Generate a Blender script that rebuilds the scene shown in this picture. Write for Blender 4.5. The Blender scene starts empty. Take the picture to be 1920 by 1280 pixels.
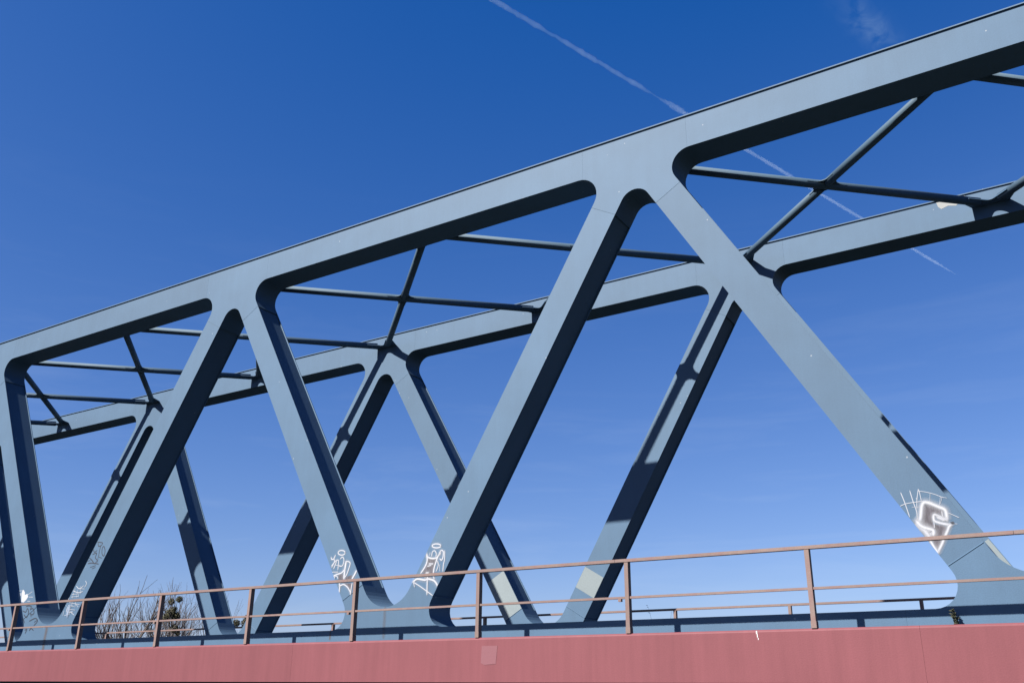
import bpy, bmesh, math, random
from mathutils import Vector, Matrix
random.seed(7)
S = 1.27            # metres per survey unit used for the bridge
ZC = 5.0            # eye height above the water
C = bpy.context.scene.collection
sc = bpy.context.scene
# ---------------------------------------------------------------- camera
cam_d = bpy.data.cameras.new('camera'); cam = bpy.data.objects.new('camera', cam_d); C.objects.link(cam)
yaw, pitch, roll, F = -0.57552, 0.36679, 0.01036, 1721.819
fwd = Vector((math.sin(yaw)*math.cos(pitch), math.cos(yaw)*math.cos(pitch), math.sin(pitch)))
rt = Vector((math.cos(yaw), -math.sin(yaw), 0)); up = rt.cross(fwd)
r2 = rt*math.cos(roll) + up*math.sin(roll); u2 = up*math.cos(roll) - rt*math.sin(roll)
M = Matrix((( r2.x, u2.x, -fwd.x, 0), (r2.y, u2.y, -fwd.y, 0), (r2.z, u2.z, -fwd.z, ZC), (0, 0, 0, 1)))
cam.matrix_world = M
cam_d.sensor_width = 36.0; cam_d.lens = F/1920*36.0
cam_d.clip_start = 0.1; cam_d.clip_end = 60000
sc.camera = cam
# ---------------------------------------------------------------- sun and sky
SUN_STRENGTH, SKY_STRENGTH, EXPOSURE = 5.0, 0.05, 1.6
sun_to = Vector((-0.470, -1.0, 0.96)).normalized()
sd = bpy.data.lights.new('sun', 'SUN'); sd.energy = SUN_STRENGTH; sd.angle = math.radians(0.53); sd.color = (1.0, 0.95, 0.88)
so = bpy.data.objects.new('sun', sd); C.objects.link(so)
so.rotation_euler = sun_to.to_track_quat('Z', 'Y').to_euler(); so.location = (0, -20, 60)
w = bpy.data.worlds.new('World'); sc.world = w; w.use_nodes = True
nt = w.node_tree; nt.nodes.clear()
def N(t, ty, **k):
    n = t.nodes.new(ty)
    for a, b in k.items(): setattr(n, a, b)
    return n
sky = N(nt, 'ShaderNodeTexSky', sky_type='NISHITA'); sky.sun_disc = False
sky.sun_elevation = math.asin(sun_to.z); sky.sun_rotation = math.atan2(sun_to.x, sun_to.y)
sky.altitude = 0; sky.air_density = 1.0; sky.dust_density = 0.35; sky.ozone_density = 3.0
# colour of the clear winter air: one gain and offset per channel, the same over the whole dome
GRADE = ((0.70, -0.063), (0.66, -0.025), (0.73, 0.13))
KS = 0.146
spc = N(nt, 'ShaderNodeSeparateColor'); cmb = N(nt, 'ShaderNodeCombineColor')
tc = N(nt, 'ShaderNodeTexCoord')
mp = N(nt, 'ShaderNodeMapping'); mp.inputs['Rotation'].default_value = (0.0, 0.12, 0.6); mp.inputs['Scale'].default_value = (1.6, 2.2, 14.0)
nz = N(nt, 'ShaderNodeTexNoise'); nz.inputs['Scale'].default_value = 2.2; nz.inputs['Detail'].default_value = 7; nz.inputs['Roughness'].default_value = 0.6; nz.inputs['Distortion'].default_value = 0.5
cr = N(nt, 'ShaderNodeMapRange'); cr.inputs['From Min'].default_value = 0.5; cr.inputs['From Max'].default_value = 0.85; cr.inputs['To Max'].default_value = 0.13
mx = N(nt, 'ShaderNodeMix', data_type='RGBA'); mx.inputs['B'].default_value = (4.6, 5.4, 6.6, 1)
bg = N(nt, 'ShaderNodeBackground'); bg.inputs['Strength'].default_value = SKY_STRENGTH
ow = N(nt, 'ShaderNodeOutputWorld')
L = nt.links.new
L(sky.outputs[0], spc.inputs[0])
for i, (g_, k_) in enumerate(GRADE):
    a_ = N(nt, 'ShaderNodeMath', operation='MULTIPLY'); a_.inputs[1].default_value = KS; L(spc.outputs[i], a_.inputs[0])
    p_ = N(nt, 'ShaderNodeMath', operation='MULTIPLY_ADD'); p_.inputs[1].default_value = g_; p_.inputs[2].default_value = k_; L(a_.outputs[0], p_.inputs[0])
    m_x = N(nt, 'ShaderNodeMath', operation='MAXIMUM'); m_x.inputs[1].default_value = 0.004; L(p_.outputs[0], m_x.inputs[0])
    q_ = N(nt, 'ShaderNodeMath', operation='MULTIPLY'); q_.inputs[1].default_value = 1/(SKY_STRENGTH*2**EXPOSURE); L(m_x.outputs[0], q_.inputs[0])
    L(q_.outputs[0], cmb.inputs[i])
L(tc.outputs['Generated'], mp.inputs[0]); L(mp.outputs[0], nz.inputs['Vector'])
L(nz.outputs['Fac'], cr.inputs['Value']); 
sz = N(nt, 'ShaderNodeSeparateXYZ'); L(tc.outputs['Generated'], sz.inputs[0])        # thin cirrus gathers low over the horizon
lo = N(nt, 'ShaderNodeMapRange', interpolation_type='SMOOTHSTEP'); lo.inputs['From Min'].default_value = .55; lo.inputs['From Max'].default_value = .08; L(sz.outputs['Z'], lo.inputs['Value'])
cm = N(nt, 'ShaderNodeMath', operation='MULTIPLY'); L(cr.outputs[0], cm.inputs[0]); L(lo.outputs[0], cm.inputs[1]); L(cm.outputs[0], mx.inputs['Factor']); L(cmb.outputs[0], mx.inputs['A'])
# one small wisp of high cloud: noise inside a soft lobe round its direction
wd = Vector((-0.1150, 0.8900, 0.6800)).normalized(); wa = Vector((0.03, 0.035, -0.045)).normalized()
sb_ = N(nt, 'ShaderNodeVectorMath', operation='SUBTRACT'); sb_.inputs[1].default_value = wd; L(tc.outputs['Generated'], sb_.inputs[0])
al = N(nt, 'ShaderNodeVectorMath', operation='DOT_PRODUCT'); al.inputs[1].default_value = wa; L(sb_.outputs[0], al.inputs[0])
ln_ = N(nt, 'ShaderNodeVectorMath', operation='DOT_PRODUCT'); L(sb_.outputs[0], ln_.inputs[0]); L(sb_.outputs[0], ln_.inputs[1])
a2_ = N(nt, 'ShaderNodeMath', operation='MULTIPLY'); L(al.outputs['Value'], a2_.inputs[0]); L(al.outputs['Value'], a2_.inputs[1])
pe = N(nt, 'ShaderNodeMath', operation='SUBTRACT'); L(ln_.outputs['Value'], pe.inputs[0]); L(a2_.outputs[0], pe.inputs[1])
q1 = N(nt, 'ShaderNodeMath', operation='MULTIPLY'); q1.inputs[1].default_value = -1/(0.012**2); L(pe.outputs[0], q1.inputs[0])
q2 = N(nt, 'ShaderNodeMath', operation='MULTIPLY_ADD'); q2.inputs[1].default_value = -1/(0.035**2); L(a2_.outputs[0], q2.inputs[0]); L(q1.outputs[0], q2.inputs[2])
ex = N(nt, 'ShaderNodeMath', operation='EXPONENT'); L(q2.outputs[0], ex.inputs[0])
n9 = N(nt, 'ShaderNodeTexNoise'); n9.inputs['Scale'].default_value = 38; n9.inputs['Detail'].default_value = 6; n9.inputs['Distortion'].default_value = 1.0; L(tc.outputs['Generated'], n9.inputs['Vector'])
r9 = N(nt, 'ShaderNodeMapRange'); r9.inputs['From Min'].default_value = .38; r9.inputs['From Max'].default_value = .68; r9.inputs['To Max'].default_value = .16; L(n9.outputs['Fac'], r9.inputs['Value'])
w9 = N(nt, 'ShaderNodeMath', operation='MULTIPLY'); L(ex.outputs[0], w9.inputs[0]); L(r9.outputs[0], w9.inputs[1])
mw = N(nt, 'ShaderNodeMix', data_type='RGBA'); mw.inputs['B'].default_value = (3.7, 5.2, 6.4, 1); L(w9.outputs[0], mw.inputs['Factor']); L(mx.outputs['Result'], mw.inputs['A'])
L(mw.outputs['Result'], bg.inputs['Color']); L(bg.outputs[0], ow.inputs[0])
vs = sc.view_settings; sc.display_settings.display_device = 'sRGB'
vs.view_transform = 'Standard'; vs.look = 'None'; vs.exposure = EXPOSURE; vs.gamma = 1.0; vs.use_curve_mapping = False
sc.render.engine = 'CYCLES'; sc.cycles.use_denoising = True
sc.cycles.max_bounces = 6; sc.cycles.transparent_max_bounces = 24; sc.cycles.volume_bounces = 1
GRAF={
 'D4':[
  ('f','g',0,0,[(-1.936,2.292),(-1.888,2.311),(-1.771,2.262),(-1.715,2.223),(-1.729,2.153),(-1.791,2.183),(-1.834,2.191),(-1.858,2.117),(-1.852,2.065),(-1.75,2.04),(-1.71,2.02),(-1.726,1.965),(-1.754,1.893),(-1.811,1.804),(-1.854,1.737),(-1.876,1.809),(-1.881,1.865),(-1.863,1.929),(-1.851,1.98),(-1.904,2.012),(-1.962,2.041),(-1.984,2.109),(-1.962,2.222)]),
  ('s','w',0.0086,0.5,[(-2.185,2.501),(-2.164,2.416),(-2.147,2.336),(-2.119,2.179)]),
  ('s','w',0.0086,0.5,[(-2.072,2.516),(-2.051,2.375),(-2.027,2.247),(-2.029,2.171),(-2.037,2.114)]),
  ('s','w',0.007,0.5,[(-1.966,2.527),(-1.995,2.418),(-2.01,2.342),(-2.017,2.275)]),
  ('s','w',0.007,0.5,[(-1.963,2.517),(-1.956,2.453),(-1.951,2.375)]),
  ('s','w',0.0062,0.5,[(-1.97,2.498),(-1.891,2.48),(-1.789,2.441),(-1.707,2.396),(-1.677,2.386)]),
  ('s','w',0.0076,0.5,[(-1.673,2.386),(-1.648,2.376)]),
  ('s','w',0.0078,0.5,[(-2.213,2.328),(-2.145,2.35),(-2.044,2.36),(-1.917,2.362),(-1.818,2.333)]),
  ('s','w',0.0062,0.5,[(-2.074,2.302),(-1.962,2.294)]),
  ('s','w',0.0061,0.5,[(-1.835,2.45),(-1.852,2.346)]),
  ('s','w',0.0061,0.5,[(-1.719,2.4),(-1.749,2.288)]),
  ('s','w',0.0061,0.5,[(-1.698,2.398),(-1.732,2.315)]),
  ('s','w',0.0061,0.5,[(-1.675,2.196),(-1.61,2.161),(-1.543,2.118)]),
  ('s','w',0.0068,0.5,[(-1.623,2.05),(-1.576,2.044)]),
  ('s','w',0.0249,1.7,[(-2.026,2.094),(-1.992,2.158),(-1.97,2.252),(-1.95,2.317),(-1.919,2.348),(-1.867,2.336),(-1.817,2.309),(-1.752,2.271),(-1.695,2.235),(-1.684,2.178),(-1.69,2.103)]),
  ('s','w',0.0189,1.7,[(-1.69,2.103),(-1.736,2.135),(-1.793,2.169),(-1.822,2.181),(-1.838,2.149),(-1.833,2.106),(-1.797,2.084),(-1.747,2.065),(-1.68,2.044),(-1.646,2.035)]),
  ('s','w',0.0188,1.7,[(-1.655,2.036),(-1.677,2.017),(-1.699,1.972),(-1.729,1.919),(-1.759,1.865),(-1.794,1.803),(-1.833,1.741),(-1.851,1.71)]),
  ('s','w',0.0188,1.7,[(-1.851,1.71),(-1.884,1.781),(-1.91,1.849),(-1.922,1.887)]),
  ('s','w',0.0383,1.7,[(-2.035,2.095),(-2.006,2.045),(-1.96,1.993),(-1.932,1.944),(-1.918,1.915)]),
  ('s','w',0.0417,1.7,[(-1.903,1.961),(-1.888,1.941)]),
  ('s','w',0.0249,1.7,[(-2.042,2.114),(-1.996,2.053),(-1.947,2.025),(-1.896,2.005),(-1.864,1.981),(-1.872,1.93)]),
  ('s','w',0.0095,1.7,[(-1.73,2.21),(-1.729,2.153)]),
  ('s','w',0.0076,1.7,[(-1.839,2.097),(-1.843,2.022)]),
  ('s','w',0.0285,1.7,[(-1.788,2.144),(-1.723,2.106)]),
  ('f','k',0,0,[(-1.654,2.07),(-1.618,2.078),(-1.604,2.058),(-1.636,2.049)]),
 ],
 'D2':[
  ('f','g',0,0,[(-11.95,2.002),(-11.86,2.013),(-11.823,1.922),(-11.943,1.928)]),
  ('f','g',0,0,[(-11.763,1.958),(-11.64,1.984),(-11.619,1.957),(-11.668,1.907),(-11.778,1.919)]),
  ('f','g',0,0,[(-11.825,1.849),(-11.617,1.838),(-11.619,1.773),(-11.635,1.715),(-11.711,1.791),(-11.787,1.827)]),
  ('s','w',0.0132,0.9,[(-11.833,2.395),(-11.839,2.377),(-11.861,2.364),(-11.895,2.358),(-11.933,2.36),(-11.968,2.371),(-11.993,2.387),(-12.003,2.406),(-11.997,2.424),(-11.974,2.437),(-11.941,2.443),(-11.903,2.44),(-11.868,2.43),(-11.843,2.413),(-11.833,2.395)]),
  ('s','w',0.0133,0.9,[(-12.171,2.332),(-12.148,2.296),(-12.102,2.304),(-12.066,2.366)]),
  ('s','w',0.0111,0.9,[(-12.102,2.304),(-12.078,2.251),(-12.133,2.153)]),
  ('s','w',0.011,0.9,[(-12.144,2.174),(-12.077,2.238),(-12.03,2.271),(-11.977,2.256),(-11.979,2.097)]),
  ('s','w',0.011,0.9,[(-12.083,2.123),(-12.038,2.222),(-12.03,2.271)]),
  ('s','w',0.0099,0.9,[(-12.062,2.189),(-11.946,2.173)]),
  ('s','w',0.011,0.9,[(-11.934,2.289),(-11.891,2.32),(-11.851,2.288),(-11.848,2.223),(-11.875,2.164),(-11.949,2.162)]),
  ('s','w',0.0284,0.9,[(-11.791,2.233),(-11.805,2.1),(-11.812,1.994),(-11.811,1.928)]),
  ('s','w',0.0131,0.9,[(-11.799,2.227),(-11.745,2.233),(-11.687,2.197),(-11.714,2.095),(-11.75,2.004),(-11.799,1.953)]),
  ('s','w',0.0176,0.9,[(-12.078,1.989),(-11.989,2.017),(-11.881,2.038),(-11.805,2.1)]),
  ('s','w',0.011,0.9,[(-12.104,2.064),(-11.974,2.057)]),
  ('s','w',0.0099,0.9,[(-12.046,1.947),(-12.026,1.99),(-11.981,1.979),(-11.953,1.935)]),
  ('s','w',0.0238,0.9,[(-11.521,2.057),(-11.56,1.993),(-11.615,1.917)]),
  ('s','w',0.0174,0.9,[(-11.913,1.854),(-11.899,1.787),(-11.903,1.688)]),
  ('s','w',0.0163,0.9,[(-11.903,1.807),(-11.805,1.828),(-11.71,1.777),(-11.659,1.723),(-11.624,1.675)]),
  ('s','w',0.0129,0.9,[(-11.604,1.838),(-11.617,1.747),(-11.628,1.643)]),
 ],
 'D3':[
  ('f','g',0,0,[(-9.911,2.158),(-9.726,2.158),(-9.745,2.065),(-9.781,1.98),(-9.794,1.918),(-10.013,1.937),(-9.944,2.021),(-9.921,2.101)]),
  ('f','g',0,0,[(-9.975,1.847),(-9.911,1.856),(-9.798,1.844),(-9.813,1.82),(-9.958,1.828)]),
  ('s','w',0.0144,1.0,[(-9.643,2.36),(-9.651,2.347),(-9.677,2.337),(-9.714,2.333),(-9.756,2.336),(-9.793,2.345),(-9.82,2.359),(-9.83,2.374),(-9.822,2.388),(-9.796,2.397),(-9.759,2.401),(-9.717,2.398),(-9.679,2.389),(-9.653,2.375),(-9.643,2.36)]),
  ('s','w',0.0206,1.0,[(-9.94,2.242),(-9.913,2.189),(-9.814,2.16),(-9.719,2.17),(-9.658,2.235)]),
  ('s','w',0.0175,1.0,[(-9.939,2.229),(-9.926,2.127),(-9.969,2.029),(-10.053,1.927)]),
  ('s','w',0.0103,1.0,[(-9.832,2.197),(-9.82,2.269),(-9.773,2.287),(-9.735,2.24),(-9.74,2.188)]),
  ('s','w',0.0093,1.0,[(-9.874,2.218),(-9.868,2.262)]),
  ('s','w',0.0133,1.0,[(-9.657,2.223),(-9.636,2.282),(-9.587,2.262),(-9.588,2.168),(-9.617,2.12),(-9.654,2.145)]),
  ('s','w',0.0102,1.0,[(-9.556,2.272),(-9.554,2.128),(-9.573,2.042),(-9.58,1.931)]),
  ('s','w',0.0174,1.0,[(-9.696,2.194),(-9.731,2.102),(-9.766,2.004),(-9.778,1.917)]),
  ('s','w',0.0092,1.0,[(-9.7,2.112),(-9.68,2.036),(-9.72,1.939)]),
  ('s','w',0.0081,1.0,[(-9.649,2.047),(-9.644,1.941)]),
  ('s','w',0.0267,1.0,[(-9.874,2.073),(-9.802,2.069)]),
  ('s','w',0.0205,1.0,[(-9.905,2.035),(-9.841,2.046)]),
  ('s','w',0.0348,1.0,[(-9.931,1.92),(-9.891,1.924)]),
  ('s','w',0.0307,1.0,[(-9.658,2.248),(-9.65,2.228)]),
  ('s','w',0.0227,1.0,[(-10.208,1.791),(-10.121,1.834),(-9.957,1.809),(-9.893,1.824),(-9.764,1.79),(-9.697,1.727),(-9.671,1.677)]),
  ('s','w',0.0103,1.0,[(-10.216,1.791),(-10.098,1.733),(-9.981,1.667),(-9.767,1.541)]),
  ('s','w',0.0143,1.0,[(-9.903,1.862),(-9.901,1.763),(-9.895,1.565)]),
  ('s','w',0.0204,1.0,[(-9.768,1.867),(-9.757,1.817)]),
  ('s','w',0.0124,1.0,[(-10.199,1.784),(-10.17,1.708)]),
  ('s','w',0.0102,1.0,[(-9.945,1.889),(-9.95,1.827)]),
 ],
 'D1':[
  ('s','k',0.0209,0.4,[(-19.459,3.159),(-19.262,3.124),(-19.314,3.066),(-19.398,3.062),(-19.436,3.137)]),
  ('s','k',0.0208,0.4,[(-19.314,3.066),(-19.331,2.944),(-19.333,2.832)]),
  ('s','k',0.0207,0.4,[(-19.238,2.938),(-19.24,3.02),(-19.187,3.037),(-19.124,2.94),(-19.13,2.829),(-19.207,2.864),(-19.238,2.938)]),
  ('s','k',0.0188,0.4,[(-19.569,3.002),(-19.516,2.937),(-19.423,2.971)]),
  ('s','k',0.0209,0.4,[(-19.571,2.889),(-19.423,2.91),(-19.446,2.809),(-19.359,2.742),(-19.442,2.676),(-19.55,2.754),(-19.672,2.82)]),
  ('s','k',0.0208,0.4,[(-19.348,2.823),(-19.202,2.783)]),
  ('s','k',0.0187,0.4,[(-19.341,2.798),(-19.33,2.7)]),
  ('s','k',0.0209,0.4,[(-19.686,2.692),(-19.551,2.697),(-19.285,2.66)]),
  ('s','k',0.0208,0.4,[(-19.575,2.603),(-19.379,2.632)]),
  ('s','k',0.0207,0.4,[(-19.497,2.568),(-19.384,2.592)]),
  ('s','k',0.0188,0.4,[(-19.754,2.747),(-19.62,2.759)]),
  ('s','w',0.0116,0.6,[(-19.66,2.304),(-19.6,2.24),(-19.655,2.169)]),
  ('s','w',0.0117,0.6,[(-19.977,2.209),(-19.835,2.141),(-19.699,2.205)]),
  ('s','w',0.0116,0.6,[(-19.891,2.154),(-19.643,2.128)]),
  ('s','w',0.0116,0.6,[(-19.801,2.2),(-19.767,2.028)]),
  ('s','w',0.0117,0.6,[(-20.068,2.108),(-19.845,2.057),(-19.697,2.078)]),
  ('s','w',0.0117,0.6,[(-20.079,2.028),(-19.872,2.032)]),
  ('s','w',0.0117,0.6,[(-19.993,2.149),(-20.048,1.95)]),
  ('s','w',0.0116,0.6,[(-19.891,2.12),(-19.883,1.953)]),
  ('s','w',0.0117,0.6,[(-20.097,1.972),(-19.814,1.976)]),
  ('s','w',0.0116,0.6,[(-20.13,1.853),(-19.732,1.793)]),
  ('s','w',0.0116,0.6,[(-20.012,1.864),(-20.027,1.764)]),
  ('s','w',0.0116,0.6,[(-19.882,1.858),(-19.881,1.739)]),
  ('s','w',0.0116,0.6,[(-20.147,1.793),(-19.922,1.76)]),
  ('s','w',0.0116,0.6,[(-20.155,1.763),(-20.167,1.654),(-19.927,1.641)]),
  ('s','w',0.0116,0.6,[(-20.157,1.713),(-19.862,1.679)]),
  ('s','w',0.0116,0.6,[(-20.057,1.75),(-20.043,1.59)]),
  ('s','w',0.0117,0.6,[(-20.278,1.674),(-20.283,1.578)]),
  ('s','w',0.0116,0.6,[(-20.225,1.572),(-20.078,1.591)]),
  ('s','w',0.0116,0.6,[(-19.992,1.628),(-19.865,1.574)]),
  ('s','w',0.0116,0.6,[(-19.811,2.06),(-19.816,1.96)]),
  ('s','w',0.0117,0.6,[(-20.161,1.955),(-20.207,1.876)]),
  ('s','w',0.0116,0.6,[(-19.878,1.822),(-19.75,1.738)]),
  ('s','p',0.083,1.5,[(-20.099,1.751),(-20.12,1.592)]),
 ],
 'D0':[
  ('f','w',0,0,[(-22.085,1.958),(-22.14,2.146),(-22.125,2.214),(-22.08,2.218),(-22.015,2.162),(-21.994,2.102),(-21.903,2.125),(-21.849,2.059),(-21.906,1.992),(-21.99,1.939)]),
  ('s','w',0.0123,0.6,[(-22.288,2.207),(-22.163,2.211)]),
  ('s','w',0.0141,0.6,[(-22.261,2.131),(-22.175,2.137),(-22.195,2.053)]),
  ('s','w',0.0139,0.6,[(-21.868,2.102),(-21.702,2.168)]),
  ('s','w',0.0139,0.6,[(-21.799,2.047),(-21.631,2.039)]),
  ('s','w',0.0139,0.6,[(-21.835,1.954),(-21.72,1.949)]),
  ('s','k',0.0217,0.4,[(-21.851,1.835),(-21.722,1.845),(-21.608,1.819)]),
  ('s','k',0.0217,0.4,[(-21.95,1.738),(-21.818,1.709),(-21.779,1.79),(-21.698,1.688),(-21.751,1.582),(-21.874,1.652)]),
  ('s','k',0.0215,0.4,[(-21.65,1.765),(-21.548,1.776),(-21.471,1.68),(-21.538,1.637),(-21.616,1.668)]),
  ('s','k',0.0215,0.4,[(-21.621,1.681),(-21.562,1.596)]),
  ('s','k',0.0216,0.4,[(-21.897,1.587),(-21.778,1.463)]),
  ('s','k',0.0214,0.4,[(-21.601,1.495),(-21.38,1.553),(-21.266,1.488),(-21.38,1.39)]),
  ('s','k',0.0213,0.4,[(-21.388,1.468),(-21.29,1.506)]),
  ('s','k',0.0214,0.4,[(-21.727,1.297),(-21.632,1.315),(-21.683,1.214),(-21.711,1.113)]),
  ('s','k',0.0213,0.4,[(-21.528,1.282),(-21.471,1.331),(-21.362,1.284)]),
  ('s','k',0.0215,0.4,[(-21.635,1.81),(-21.651,1.748)]),
 ],
}
# ---------------------------------------------------------------- helpers
WL = {}
def obj(name, me, mat=None, parent=None, loc=(0, 0, 0), **props):
    """link a mesh at a world location, as a child when a parent is given"""
    o = bpy.data.objects.new(name, me); C.objects.link(o)
    loc = Vector(loc)
    if parent is not None:
        o.parent = parent; o.location = loc - WL[parent.name]
    else: o.location = loc
    WL[o.name] = loc.copy()
    if mat is not None and me is not None and not me.materials: me.materials.append(mat)
    for k, v in props.items(): o[k] = v
    return o
def mesh(name, v, f, smooth=False):
    me = bpy.data.meshes.new(name); me.from_pydata([tuple(p) for p in v], [], f); me.update()
    if smooth:
        for p in me.polygons: p.use_smooth = True
    return me
class MB:
    def __init__(s): s.v = []; s.f = []
    def box(s, x0, x1, y0, y1, z0, z1):
        b = len(s.v)
        s.v += [(x, y, z) for z in (z0, z1) for y in (y0, y1) for x in (x0, x1)]
        s.f += [[b+i for i in q] for q in ((0,2,3,1),(4,5,7,6),(0,1,5,4),(2,6,7,3),(0,4,6,2),(1,3,7,5))]
        return s
    def tube(s, pts, rad, n=12, cap=True):
        P = [Vector(p) for p in pts]; b0 = len(s.v)
        for i, p in enumerate(P):
            d = (P[min(i+1, len(P)-1)] - P[max(i-1, 0)]).normalized()
            a = d.cross(Vector((0, 0, 1)));
            if a.length < 1e-3: a = Vector((1, 0, 0))
            a.normalize(); c = d.cross(a)
            r = rad[i] if isinstance(rad, (list, tuple)) else rad
            for k in range(n):
                t = 2*math.pi*k/n; s.v.append(tuple(p + a*math.cos(t)*r + c*math.sin(t)*r))
        for i in range(len(P)-1):
            for k in range(n):
                a0 = b0+i*n+k; a1 = b0+i*n+(k+1) % n; s.f.append([a0, a1, a1+n, a0+n])
        if cap:
            s.f.append([b0+k for k in range(n)][::-1]); s.f.append([b0+(len(P)-1)*n+k for k in range(n)])
        return s
    def extr(s, poly, y0, y1):
        """polygon in x,z (counter-clockwise seen from -y) pushed from y0 to y1"""
        b = len(s.v); n = len(poly)
        s.v += [(x, y0, z) for x, z in poly] + [(x, y1, z) for x, z in poly]
        s.f.append([b+i for i in range(n)]); s.f.append([b+n+i for i in range(n)][::-1])
        for i in range(n):
            j = (i+1) % n; s.f.append([b+j, b+i, b+n+i, b+n+j])
        return s
    def flat(s, poly, z0, z1):
        b = len(s.v); n = len(poly)
        s.v += [(x, y, z0) for x, y in poly] + [(x, y, z1) for x, y in poly]
        s.f.append([b+i for i in range(n)][::-1]); s.f.append([b+n+i for i in range(n)])
        for i in range(n):
            j = (i+1) % n; s.f.append([b+i, b+j, b+n+j, b+n+i])
        return s
    def mesh(s, name, smooth=False):
        me = mesh(name, s.v, s.f, smooth)
        bm = bmesh.new(); bm.from_mesh(me); bmesh.ops.recalc_face_normals(bm, faces=bm.faces); bm.to_mesh(me); bm.free()
        return me
def fillet(c, a, b, r, n=10):
    """arc replacing corner c between points a (before) and b (after)"""
    c, a, b = Vector(c), Vector(a), Vector(b)
    da, db = (a-c).normalized(), (b-c).normalized()
    th = da.angle(db); t = r/math.tan(th/2); ce = c + (da+db).normalized()*(r/math.sin(th/2))
    p, q = c+da*t-ce, c+db*t-ce; full = p.angle(q); o = []
    for i in range(n+1):
        k = i/n; o.append(tuple(ce + (p*math.sin((1-k)*full) + q*math.sin(k*full))/math.sin(full)))
    return o
# ---------------------------------------------------------------- materials
def mat_paint(name, col, var=0.06, rough=0.45, speck=0.0, streak=0.0, spec=0.4, bump=0.02, col2=None):
    m = bpy.data.materials.new(name); m.use_nodes = True; t = m.node_tree; b = t.nodes['Principled BSDF']; l = t.links.new
    g = N(t, 'ShaderNodeNewGeometry'); oi = N(t, 'ShaderNodeObjectInfo')
    n1 = N(t, 'ShaderNodeTexNoise'); n1.inputs['Scale'].default_value = 0.9; n1.inputs['Detail'].default_value = 6; n1.inputs['Roughness'].default_value = 0.65
    l(g.outputs['Position'], n1.inputs['Vector'])
    n2 = N(t, 'ShaderNodeTexNoise'); n2.inputs['Scale'].default_value = 60; n2.inputs['Detail'].default_value = 3
    l(g.outputs['Position'], n2.inputs['Vector'])
    mr = N(t, 'ShaderNodeMapRange'); mr.inputs['From Min'].default_value = 0.3; mr.inputs['From Max'].default_value = 0.7
    mr.inputs['To Min'].default_value = 1-var; mr.inputs['To Max'].default_value = 1+var; l(n1.outputs['Fac'], mr.inputs['Value'])
    m2 = N(t, 'ShaderNodeMapRange'); m2.inputs['From Min'].default_value = 0.3; m2.inputs['From Max'].default_value = 0.7
    m2.inputs['To Min'].default_value = 1-var*.7; m2.inputs['To Max'].default_value = 1+var*.7; l(n2.outputs['Fac'], m2.inputs['Value'])
    m3 = N(t, 'ShaderNodeMapRange'); m3.inputs['To Min'].default_value = 1-var*.7; m3.inputs['To Max'].default_value = 1+var*.7; l(oi.outputs['Random'], m3.inputs['Value'])
    a = N(t, 'ShaderNodeMath', operation='MULTIPLY'); l(mr.outputs[0], a.inputs[0]); l(m2.outputs[0], a.inputs[1])
    a2 = N(t, 'ShaderNodeMath', operation='MULTIPLY'); l(a.outputs[0], a2.inputs[0]); l(m3.outputs[0], a2.inputs[1])
    last = a2.outputs[0]
    if streak:
        mpp = N(t, 'ShaderNodeMapping'); mpp.inputs['Scale'].default_value = (5.0, 5.0, 0.35); l(g.outputs['Position'], mpp.inputs[0])
        n3 = N(t, 'ShaderNodeTexNoise'); n3.inputs['Scale'].default_value = 1.3; n3.inputs['Detail'].default_value = 5; n3.inputs['Roughness'].default_value = 0.7; l(mpp.outputs[0], n3.inputs['Vector'])
        m4 = N(t, 'ShaderNodeMapRange'); m4.inputs['From Min'].default_value = 0.3; m4.inputs['From Max'].default_value = 0.7
        m4.inputs['To Min'].default_value = 1-streak; m4.inputs['To Max'].default_value = 1+streak; l(n3.outputs['Fac'], m4.inputs['Value'])
        a3 = N(t, 'ShaderNodeMath', operation='MULTIPLY'); l(last, a3.inputs[0]); l(m4.outputs[0], a3.inputs[1]); last = a3.outputs[0]
    vm = N(t, 'ShaderNodeVectorMath', operation='SCALE'); vm.inputs[0].default_value = col; l(last, vm.inputs['Scale'])
    out = vm.outputs[0]
    if col2:
        mxx = N(t, 'ShaderNodeMix', data_type='RGBA'); mxx.inputs['B'].default_value = (*col2, 1)
        n5 = N(t, 'ShaderNodeTexNoise'); n5.inputs['Scale'].default_value = 7; n5.inputs['Detail'].default_value = 5; l(g.outputs['Position'], n5.inputs['Vector'])
        m5 = N(t, 'ShaderNodeMapRange'); m5.inputs['From Min'].default_value = 0.45; m5.inputs['From Max'].default_value = 0.75; m5.inputs['To Max'].default_value = 0.8; l(n5.outputs['Fac'], m5.inputs['Value'])
        l(m5.outputs[0], mxx.inputs['Factor']); l(out, mxx.inputs['A']); out = mxx.outputs['Result']
    if speck:
        vo = N(t, 'ShaderNodeTexVoronoi'); vo.inputs['Scale'].default_value = 3.2; l(g.outputs['Position'], vo.inputs['Vector'])
        lt = N(t, 'ShaderNodeMath', operation='LESS_THAN'); lt.inputs[1].default_value = speck; l(vo.outputs['Distance'], lt.inputs[0])
        mxx = N(t, 'ShaderNodeMix', data_type='RGBA'); mxx.inputs['B'].default_value = (.35, .35, .35, 1)
        k = N(t, 'ShaderNodeMath', operation='MULTIPLY'); k.inputs[1].default_value = 0.3; l(lt.outputs[0], k.inputs[0])
        l(k.outputs[0], mxx.inputs['Factor']); l(out, mxx.inputs['A']); out = mxx.outputs['Result']
    l(out, b.inputs['Base Color'])
    b.inputs['Roughness'].default_value = rough; b.inputs['Specular IOR Level'].default_value = spec
    bp = N(t, 'ShaderNodeBump'); bp.inputs['Strength'].default_value = 0.25; bp.inputs['Distance'].default_value = bump*0.2
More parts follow.
